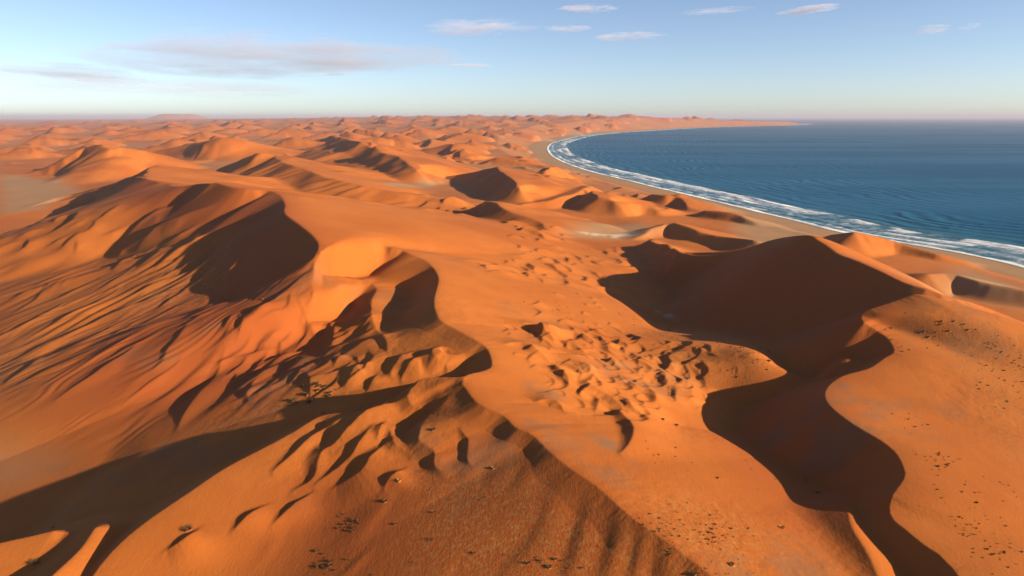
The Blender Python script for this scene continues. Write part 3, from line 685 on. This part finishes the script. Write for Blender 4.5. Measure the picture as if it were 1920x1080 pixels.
# ------------------------------------------------------------------ clouds: flat banks of thin vapour far beyond the land
def cloud(px, py, wpx, hpx, dist, dens, thr, label, tilt=0.0, seed=0, streak=1.0, depth=.5, col=(.82, .78, .90)):
    yd = (py - 540) / FPX; dx_, dy_, dz_ = (px - 960) / FPX, cP - yd * sP, -sP - yd * cP
    hd = math.hypot(dx_, dy_); az = math.atan2(dx_, dy_)
    c = (dist * dx_ / hd, dist * dy_ / hd, EYE + dist * dz_ / hd)
    k = dist / FPX / math.cos(az) ** .5
    w_, h_ = wpx * k * .5, hpx * k * .5
    bm_verts, bm_faces = [], []
    nu, nv = 24, 12
    for i in range(nv + 1):
        ph = math.pi * i / nv
        for j in range(nu):
            t = 2 * math.pi * j / nu
            bm_verts.append((w_ * math.sin(ph) * math.cos(t), w_ * depth * math.sin(ph) * math.sin(t), h_ * math.cos(ph)))
    for i in range(nv):
        for j in range(nu):
            bm_faces.append((i * nu + j, (i + 1) * nu + j, (i + 1) * nu + (j + 1) % nu, i * nu + (j + 1) % nu))
    me = bpy.data.meshes.new('cloud'); me.from_pydata(bm_verts, [], bm_faces); me.update()
    o = bpy.data.objects.new('cloud', me); COL.objects.link(o)
    o.location = c; o.rotation_euler = (0, math.radians(-tilt), -az)
    m, N, L = new_mat('cloud vapour'); b = NB(m)
    out = N.new('ShaderNodeOutputMaterial'); v = N.new('ShaderNodeVolumePrincipled')
    v.inputs['Color'].default_value = col + (1,); v.inputs['Anisotropy'].default_value = .0
    tc = N.new('ShaderNodeTexCoord').outputs['Object']
    u = b.mapv(tc, (1 / w_, 1 / (w_ * depth), 1 / h_))
    ln = N.new('ShaderNodeVectorMath'); ln.operation = 'LENGTH'; L.new(u, ln.inputs[0])
    sh_ = N.new('ShaderNodeVectorMath'); sh_.operation = 'ADD'; L.new(tc, sh_.inputs[0]); sh_.inputs[1].default_value = (seed * 5311.0, seed * 1717.0, 0)
    nz = b.noise(b.mapv(sh_.outputs[0], (1 / (h_ * 5.5 * streak), 1 / (h_ * 5.5), 1 / (h_ * .75))), 1.0, 5, .62)
    fall = b.m('SUBTRACT', 1.0, b.m('POWER', ln.outputs['Value'], 2.0))
    nz2 = b.noise(b.mapv(sh_.outputs[0], (1 / (h_ * 1.6 * streak), 1 / (h_ * 1.6), 1 / (h_ * .3))), 1.0, 4, .6)
    d = b.m('ADD', b.m('SUBTRACT', b.m('MULTIPLY', fall, .5), .13 + thr - .6), b.m('ADD', b.m('MULTIPLY', b.m('SUBTRACT', nz, .5), 2.2), b.m('MULTIPLY', b.m('SUBTRACT', nz2, .5), 1.1)))
    d = b.m('MULTIPLY', b.m('MULTIPLY', b.m('MAXIMUM', d, 0.0), b.step(fall, 0.0, .25)), dens / h_ * 9)
    L.new(d, v.inputs['Density']); L.new(v.outputs[0], out.inputs['Volume'])
    me.materials.append(m)
    o['label'] = label; o['category'] = 'cloud'; o['group'] = 'thin clouds over the horizon'
    return o
CLOUDS = [(520, 104, 660, 84, 30000, .075, .62, 'long mauve cloud bank, the largest one in the sky', 0, 1, 1.4, .5, (.62, .60, .70)),
          (905, 49, 240, 34, 30000, .05, .62, 'pinkish ragged cloud strip right of the largest bank', 2, 2, 1.2),
          (1100, 16, 120, 17, 30000, .06, .6, 'small pale cloud at the top edge, near the middle', 0, 3, 1.2),
          (1062, 54, 100, 15, 30000, .05, .62, 'small cloud puff just right of the pinkish ragged strip', 0, 4, 1.2),
          (1180, 68, 140, 16, 30000, .05, .62, 'thin pale cloud lower right of the small cloud puff', 1, 5, 1.4),
          (1516, 18, 110, 12, 30000, .07, .58, 'bright white cloud sliver tilted upward at the top right', 4, 6, 1.5),
          (1747, 55, 56, 15, 30000, .05, .6, 'left of two tiny cloud flecks above the open sea', 0, 7, 1.0),
          (1819, 50, 40, 12, 30000, .05, .6, 'right of two tiny cloud flecks above the open sea', 0, 8, 1.0),
          (1340, 20, 150, 7, 30000, .014, .62, 'very faint thread of cloud left of the bright sliver', 2, 9, 2.0),
          (100, 130, 210, 28, 30000, .035, .62, 'grey streak of cloud at the far left', -2, 10, 1.6, .5, (.60, .58, .70)),
          (185, 146, 170, 22, 30000, .03, .62, 'faint grey streak just under the far left cloud', -3, 11, 1.6),
          (300, 163, 560, 34, 30000, .014, .6, 'broad faint veil of cloud low over the left horizon', -1, 12, 2.0),
          (880, 123, 90, 9, 30000, .03, .6, 'hair thin cloud line right of the largest bank', 0, 13, 2.0),
          (630, 139, 56, 8, 30000, .03, .6, 'tiny cloud line under the largest bank', 0, 14, 2.0)]
for c_ in CLOUDS: cloud(*c_)

# ------------------------------------------------------------------ plants on the sand
def plant_mat(name, c1, c2):
    m, N, L = new_mat(name); b = NB(m)
    out = N.new('ShaderNodeOutputMaterial'); p = N.new('ShaderNodeBsdfPrincipled'); p.inputs['Roughness'].default_value = .9; p.inputs['Specular IOR Level'].default_value = .1
    L.new(b.mix(b.step(b.noise(b.pos(), 1.7, 3), .35, .65), c1, c2), p.inputs['Base Color']); L.new(p.outputs[0], out.inputs[0])
    return m
DARKG = plant_mat('dark tussock', (.060, .040, .018), (.11, .065, .026)); STRAW = plant_mat('dry straw', (.30, .185, .08), (.20, .115, .045)); TWIG = plant_mat('dry twigs', (.12, .068, .028), (.065, .04, .018))
MOUND = plant_mat('sand mound', (.30, .095, .022), (.26, .08, .02))
def blades(rs, n, r, h, spread, wd):
    V, F = [], []
    for _ in range(n):
        a = rs.uniform(0, 2 * math.pi); q = r * math.sqrt(rs.uniform(0, 1)) * .75
        x, y = q * math.cos(a), q * math.sin(a)
        a2 = a + rs.normal(0, .7); ln_ = h * rs.uniform(.55, 1.1); lean = spread * rs.uniform(.3, 1.0)
        tx, ty = x + math.cos(a2) * ln_ * lean, y + math.sin(a2) * ln_ * lean; tz = ln_ * (1 - .35 * lean)
        wx, wy = -math.sin(a2) * wd, math.cos(a2) * wd
        mx, my, mz = x * .45 + tx * .55, y * .45 + ty * .55, tz * .72
        k = len(V)
        V += [(x - wx, y - wy, -.12), (x + wx, y + wy, -.12), (mx + wx, my + wy, mz), (mx - wx, my - wy, mz), (tx, ty, tz)]
        F += [(k, k + 1, k + 2, k + 3), (k + 3, k + 2, k + 4)]
    return V, F
def mound(rs, r, h):
    V, F = [(0, 0, h)], []
    n_ = 12
    for i, (q, z) in enumerate(((.45, .8), (.8, .35), (1.15, -.15))):
        for j in range(n_):
            t = 2 * math.pi * j / n_; e = 1 + rs.uniform(-.12, .12)
            V.append((r * q * e * math.cos(t), r * q * e * math.sin(t), h * z if z > 0 else -.3))
    for j in range(n_): F.append((0, 1 + j, 1 + (j + 1) % n_))
    for i in range(2):
        for j in range(n_):
            a_ = 1 + i * n_ + j; b_ = 1 + i * n_ + (j + 1) % n_
            F.append((a_, a_ + n_, b_ + n_, b_))
    return V, F
rs = np.random.RandomState(5)
def mk(name, VF, mat_, smooth_=False):
    me = bpy.data.meshes.new(name); me.from_pydata(VF[0], [], VF[1]); me.materials.append(mat_)
    if smooth_: me.polygons.foreach_set('use_smooth', [True] * len(me.polygons))
    me.update(); return me
PROTO = {}
for kind, mat_, n_, r_, h_, sp_, wd_ in (('grass_tussock', DARKG, 70, .75, .75, .9, .075), ('straw_tussock', STRAW, 70, .7, .8, .9, .05), ('dry_shrub', TWIG, 130, .9, 1.1, 1.1, .045)):
    PROTO[kind] = [(mk('foliage', blades(rs, n_, r_, h_, sp_, wd_), mat_), mk('sand_mound', mound(rs, r_ * 1.1, .3), MOUND, True)) for _ in range(4)]
Zg = Z.reshape(NR, NC)
def ground(x, y):
    th = math.atan2(x, y); j = (th - TH[0]) / (TH[1] - TH[0]); j0 = int(min(max(j, 0), NC - 2)); r = math.hypot(x, y); i0 = int(min(max(np.searchsorted(R, r) - 1, 0), NR - 2))
    fi = (r - R[i0]) / (R[i0 + 1] - R[i0]); fj = j - j0
    return float((Zg[i0, j0] * (1 - fj) + Zg[i0, j0 + 1] * fj) * (1 - fi) + (Zg[i0 + 1, j0] * (1 - fj) + Zg[i0 + 1, j0 + 1] * fj) * fi)
def plant(kind, x, y, size, label, cat, group=None):
    f_, m_ = PROTO[kind][rs.randint(4)]
    e = bpy.data.objects.new(kind, None); COL.objects.link(e)
    e.location = (x, y, ground(x, y)); e.rotation_euler = (0, 0, rs.uniform(0, 6.28)); size *= .85; e.scale = (size, size, size * rs.uniform(.75, 1.1))
    e['label'] = label; e['category'] = cat
    if group: e['group'] = group
    for me in (f_, m_):
        c = bpy.data.objects.new(me.name.split('.')[0], me); COL.objects.link(c); c.parent = e
    return e
def inside(px, py, P):
    r_ = False
    for (ax, ay), (bx, by) in zip(P, P[1:] + P[:1]):
        if (ay > py) != (by > py) and px < (bx - ax) * (py - ay) / (by - ay) + ax: r_ = not r_
    return r_
rest = []
def scatter(poly, n, kind, size, label, group, clump=.5, extra=0):
    xs = [p[0] for p in poly]; ys = [p[1] for p in poly]; got = 0; tries = 0; mine = []
    seeds_ = [(rs.uniform(min(xs), max(xs)), rs.uniform(min(ys), max(ys))) for _ in range(max(3, n // 9))]
    while got < n + extra and tries < 6000:
        tries += 1
        if rs.rand() < clump:
            s0 = seeds_[rs.randint(len(seeds_))]; px, py = s0[0] + rs.normal(0, 18), s0[1] + rs.normal(0, 11)
        else: px, py = rs.uniform(min(xs), max(xs)), rs.uniform(min(ys), max(ys))
        if not inside(px, py, poly): continue
        x, y = hit(px, py); sz = .7 * size * math.exp(rs.normal(-.1, .35))
        if got < n: mine.append((plant(kind, x, y, sz, label, 'grass tussock' if 'tussock' in kind else 'shrub', group), px, py, sz))
        else: rest.append((kind, x, y, sz * .75))
        got += 1
    noun = label.split(',')[0]
    for word, key in (('largest', lambda q: -q[3]), ('leftmost', lambda q: q[1]), ('rightmost', lambda q: -q[1]), ('farthest', lambda q: q[2]), ('nearest', lambda q: -q[2])):
        q = min(mine, key=key)
        if q[0]['label'] == label: q[0]['label'] = word + ' ' + noun
# single plants one can point to
for px, py, kind, size, label in ((352, 993, 'dry_shrub', 1.9, 'round olive shrub alone on the smooth lit slope above a small hollow, bottom left'),
                                  (1534, 924, 'straw_tussock', 1.7, 'brightest pale bush inside the big shadow left of the S-shaped crest'),
                                  (1466, 990, 'straw_tussock', 1.4, 'pale bush at the edge of the big shadow, beside a lit notch'),
                                  (606, 775, 'straw_tussock', 1.3, 'straw tuft standing on the tip of the near left crest'),
                                  (100, 990, 'straw_tussock', 1.3, 'straw tuft on the tip of the small lit spur at the lower left'),
                                  (66, 1056, 'dry_shrub', 1.7, 'dark shrub in a hollow at the bottom left corner'),
                                  (1190, 716, 'dry_shrub', 1.5, 'lone dark shrub in a bowl amid the valley crescents'),
                                  (812, 806, 'dry_shrub', 1.3, 'dark prickly clump in the cup below the main crest'),
                                  (748, 901, 'straw_tussock', 1.5, 'yellow tuft beside a dark pocket on the near dune'),
                                  (925, 878, 'straw_tussock', 1.4, 'straw clump by the short lit spur left of the main crest'),
                                  (1242, 787, 'dry_shrub', 1.2, 'round dry shrub at the near end of the valley dunes'),
                                  (1268, 798, 'dry_shrub', 1.2, 'dry shrub just right of another at the near end of the valley dunes')):
    x, y = hit(px, py); plant(kind, x, y, size, label, 'shrub' if kind == 'dry_shrub' else 'grass tussock')
scatter([(1640, 610), (1720, 575), (1790, 600), (1790, 660), (1690, 660)], 40, 'grass_tussock', 1.0, 'dark tussock near the upper peak of the lit right dune', 'tussocks under the peak of the right dune', .7)
scatter([(1790, 600), (1930, 640), (1930, 800), (1850, 760), (1780, 680)], 42, 'grass_tussock', .95, 'dark tussock on the far right part of the lit right dune', 'tussocks on the far right slope', .5, 60)
scatter([(1610, 745), (1690, 750), (1760, 800), (1740, 830), (1650, 790)], 14, 'grass_tussock', .85, 'small dark tussock close under the bulge of the S-shaped crest', 'tussocks by the bulge of the right crest', .6)
scatter([(1700, 830), (1800, 860), (1930, 920), (1930, 1080), (1840, 1080), (1760, 930)], 46, 'grass_tussock', .8, 'dark tussock on the lower lit slope at the bottom right', 'tussocks on the bottom right slope', .6, 70)
scatter([(1180, 950), (1290, 930), (1440, 1000), (1420, 1080), (1300, 1080), (1230, 1020)], 58, 'grass_tussock', .8, 'dark tussock on the valley sand at the bottom, right of the straight crest', 'tussocks on the valley floor at the bottom', .7, 60)
scatter([(1180, 800), (1290, 830), (1350, 900), (1230, 900)], 14, 'grass_tussock', .7, 'small dark tussock on the smooth valley slope', 'tussocks on the smooth valley slope', .6)
scatter([(620, 940), (780, 900), (980, 900), (1120, 1000), (1200, 1085), (560, 1085)], 40, 'dry_shrub', .85, 'dry twiggy clump on the dark flank of the near dune', 'dry clumps on the near dune flank', .75, 40)
scatter([(530, 725), (620, 715), (640, 735), (600, 752), (520, 765)], 24, 'dry_shrub', 1.7, 'straggly dry shrub of the thicket at the edge of the long shadow', 'shrubs of the thicket by the long shadow', .2)
scatter([(200, 600), (330, 560), (520, 600), (500, 700), (300, 760), (150, 720)], 18, 'straw_tussock', .8, 'pale tussock on the furrowed left flank', 'tussocks on the furrowed left flank', .6, 50)
scatter([(440, 500), (560, 480), (540, 545), (470, 575), (430, 560)], 14, 'straw_tussock', .9, 'pale tussock in the dark face of the left dune', 'tussocks in the dark left face', .7)
scatter([(1310, 640), (1540, 650), (1400, 715), (1300, 700)], 26, 'dry_shrub', .9, 'dry shrub on the hummocky end of the valley dunes', 'shrubs on the hummocky ground', .5, 30)
scatter([(1360, 860), (1520, 850), (1540, 950), (1460, 980)], 12, 'straw_tussock', .9, 'faint tussock deep in the shadow of the right dune', 'tussocks in the right shadow', .6)
scatter([(930, 560), (1150, 560), (1300, 640), (1230, 630), (1000, 600)], 16, 'grass_tussock', 1.0, 'dark dot of a tussock on the middle valley plain', 'tussocks on the middle valley plain', .5, 90)
V, F, k0 = [], [], 0
for kind, x, y, sz in rest:
    v_, f_ = blades(rs, 14, .75, .7, .9, .1)
    z = ground(x, y); k0 = len(V)
    V += [(x + a * sz, y + b_ * sz, z + c * sz) for a, b_, c in v_]; F += [tuple(q + k0 for q in t) for t in f_]
o = bpy.data.objects.new('sparse_grass', mk('sparse_grass', (V, F), DARKG)); COL.objects.link(o)
o['kind'] = 'stuff'; o['label'] = 'sparse dry grass dotting the dunes'
print('plants', time.time() - T0, len(rest))

# ------------------------------------------------------------------ haze
def haze():
    x0, x1, y0, y1, z0, z1 = -180000, 180000, -300, 180000, float(min(Z.min(), 0)) - 3.0, float(max(Z.max(), EYE)) + 12
    v = [(x, y, z) for z in (z0, z1) for x, y in ((x0, y0), (x1, y0), (x1, y1), (x0, y1))]
    me = bpy.data.meshes.new('haze'); me.from_pydata(v, [], [(3, 2, 1, 0), (4, 5, 6, 7), (0, 1, 5, 4), (1, 2, 6, 5), (2, 3, 7, 6), (3, 0, 4, 7)]); me.update()
    o = bpy.data.objects.new('haze', me); COL.objects.link(o)
    m, N, L = new_mat('haze air')
    out = N.new('ShaderNodeOutputMaterial'); v = N.new('ShaderNodeVolumePrincipled')
    v.inputs['Color'].default_value = (.47, .465, .57, 1); v.inputs['Density'].default_value = 2.4e-5; v.inputs['Anisotropy'].default_value = 0.0
    L.new(v.outputs[0], out.inputs['Volume']); me.materials.append(m)
    o['kind'] = 'stuff'; o['label'] = 'thin pale haze over the far dunes and the sea'
haze()
print('script', time.time() - T0)
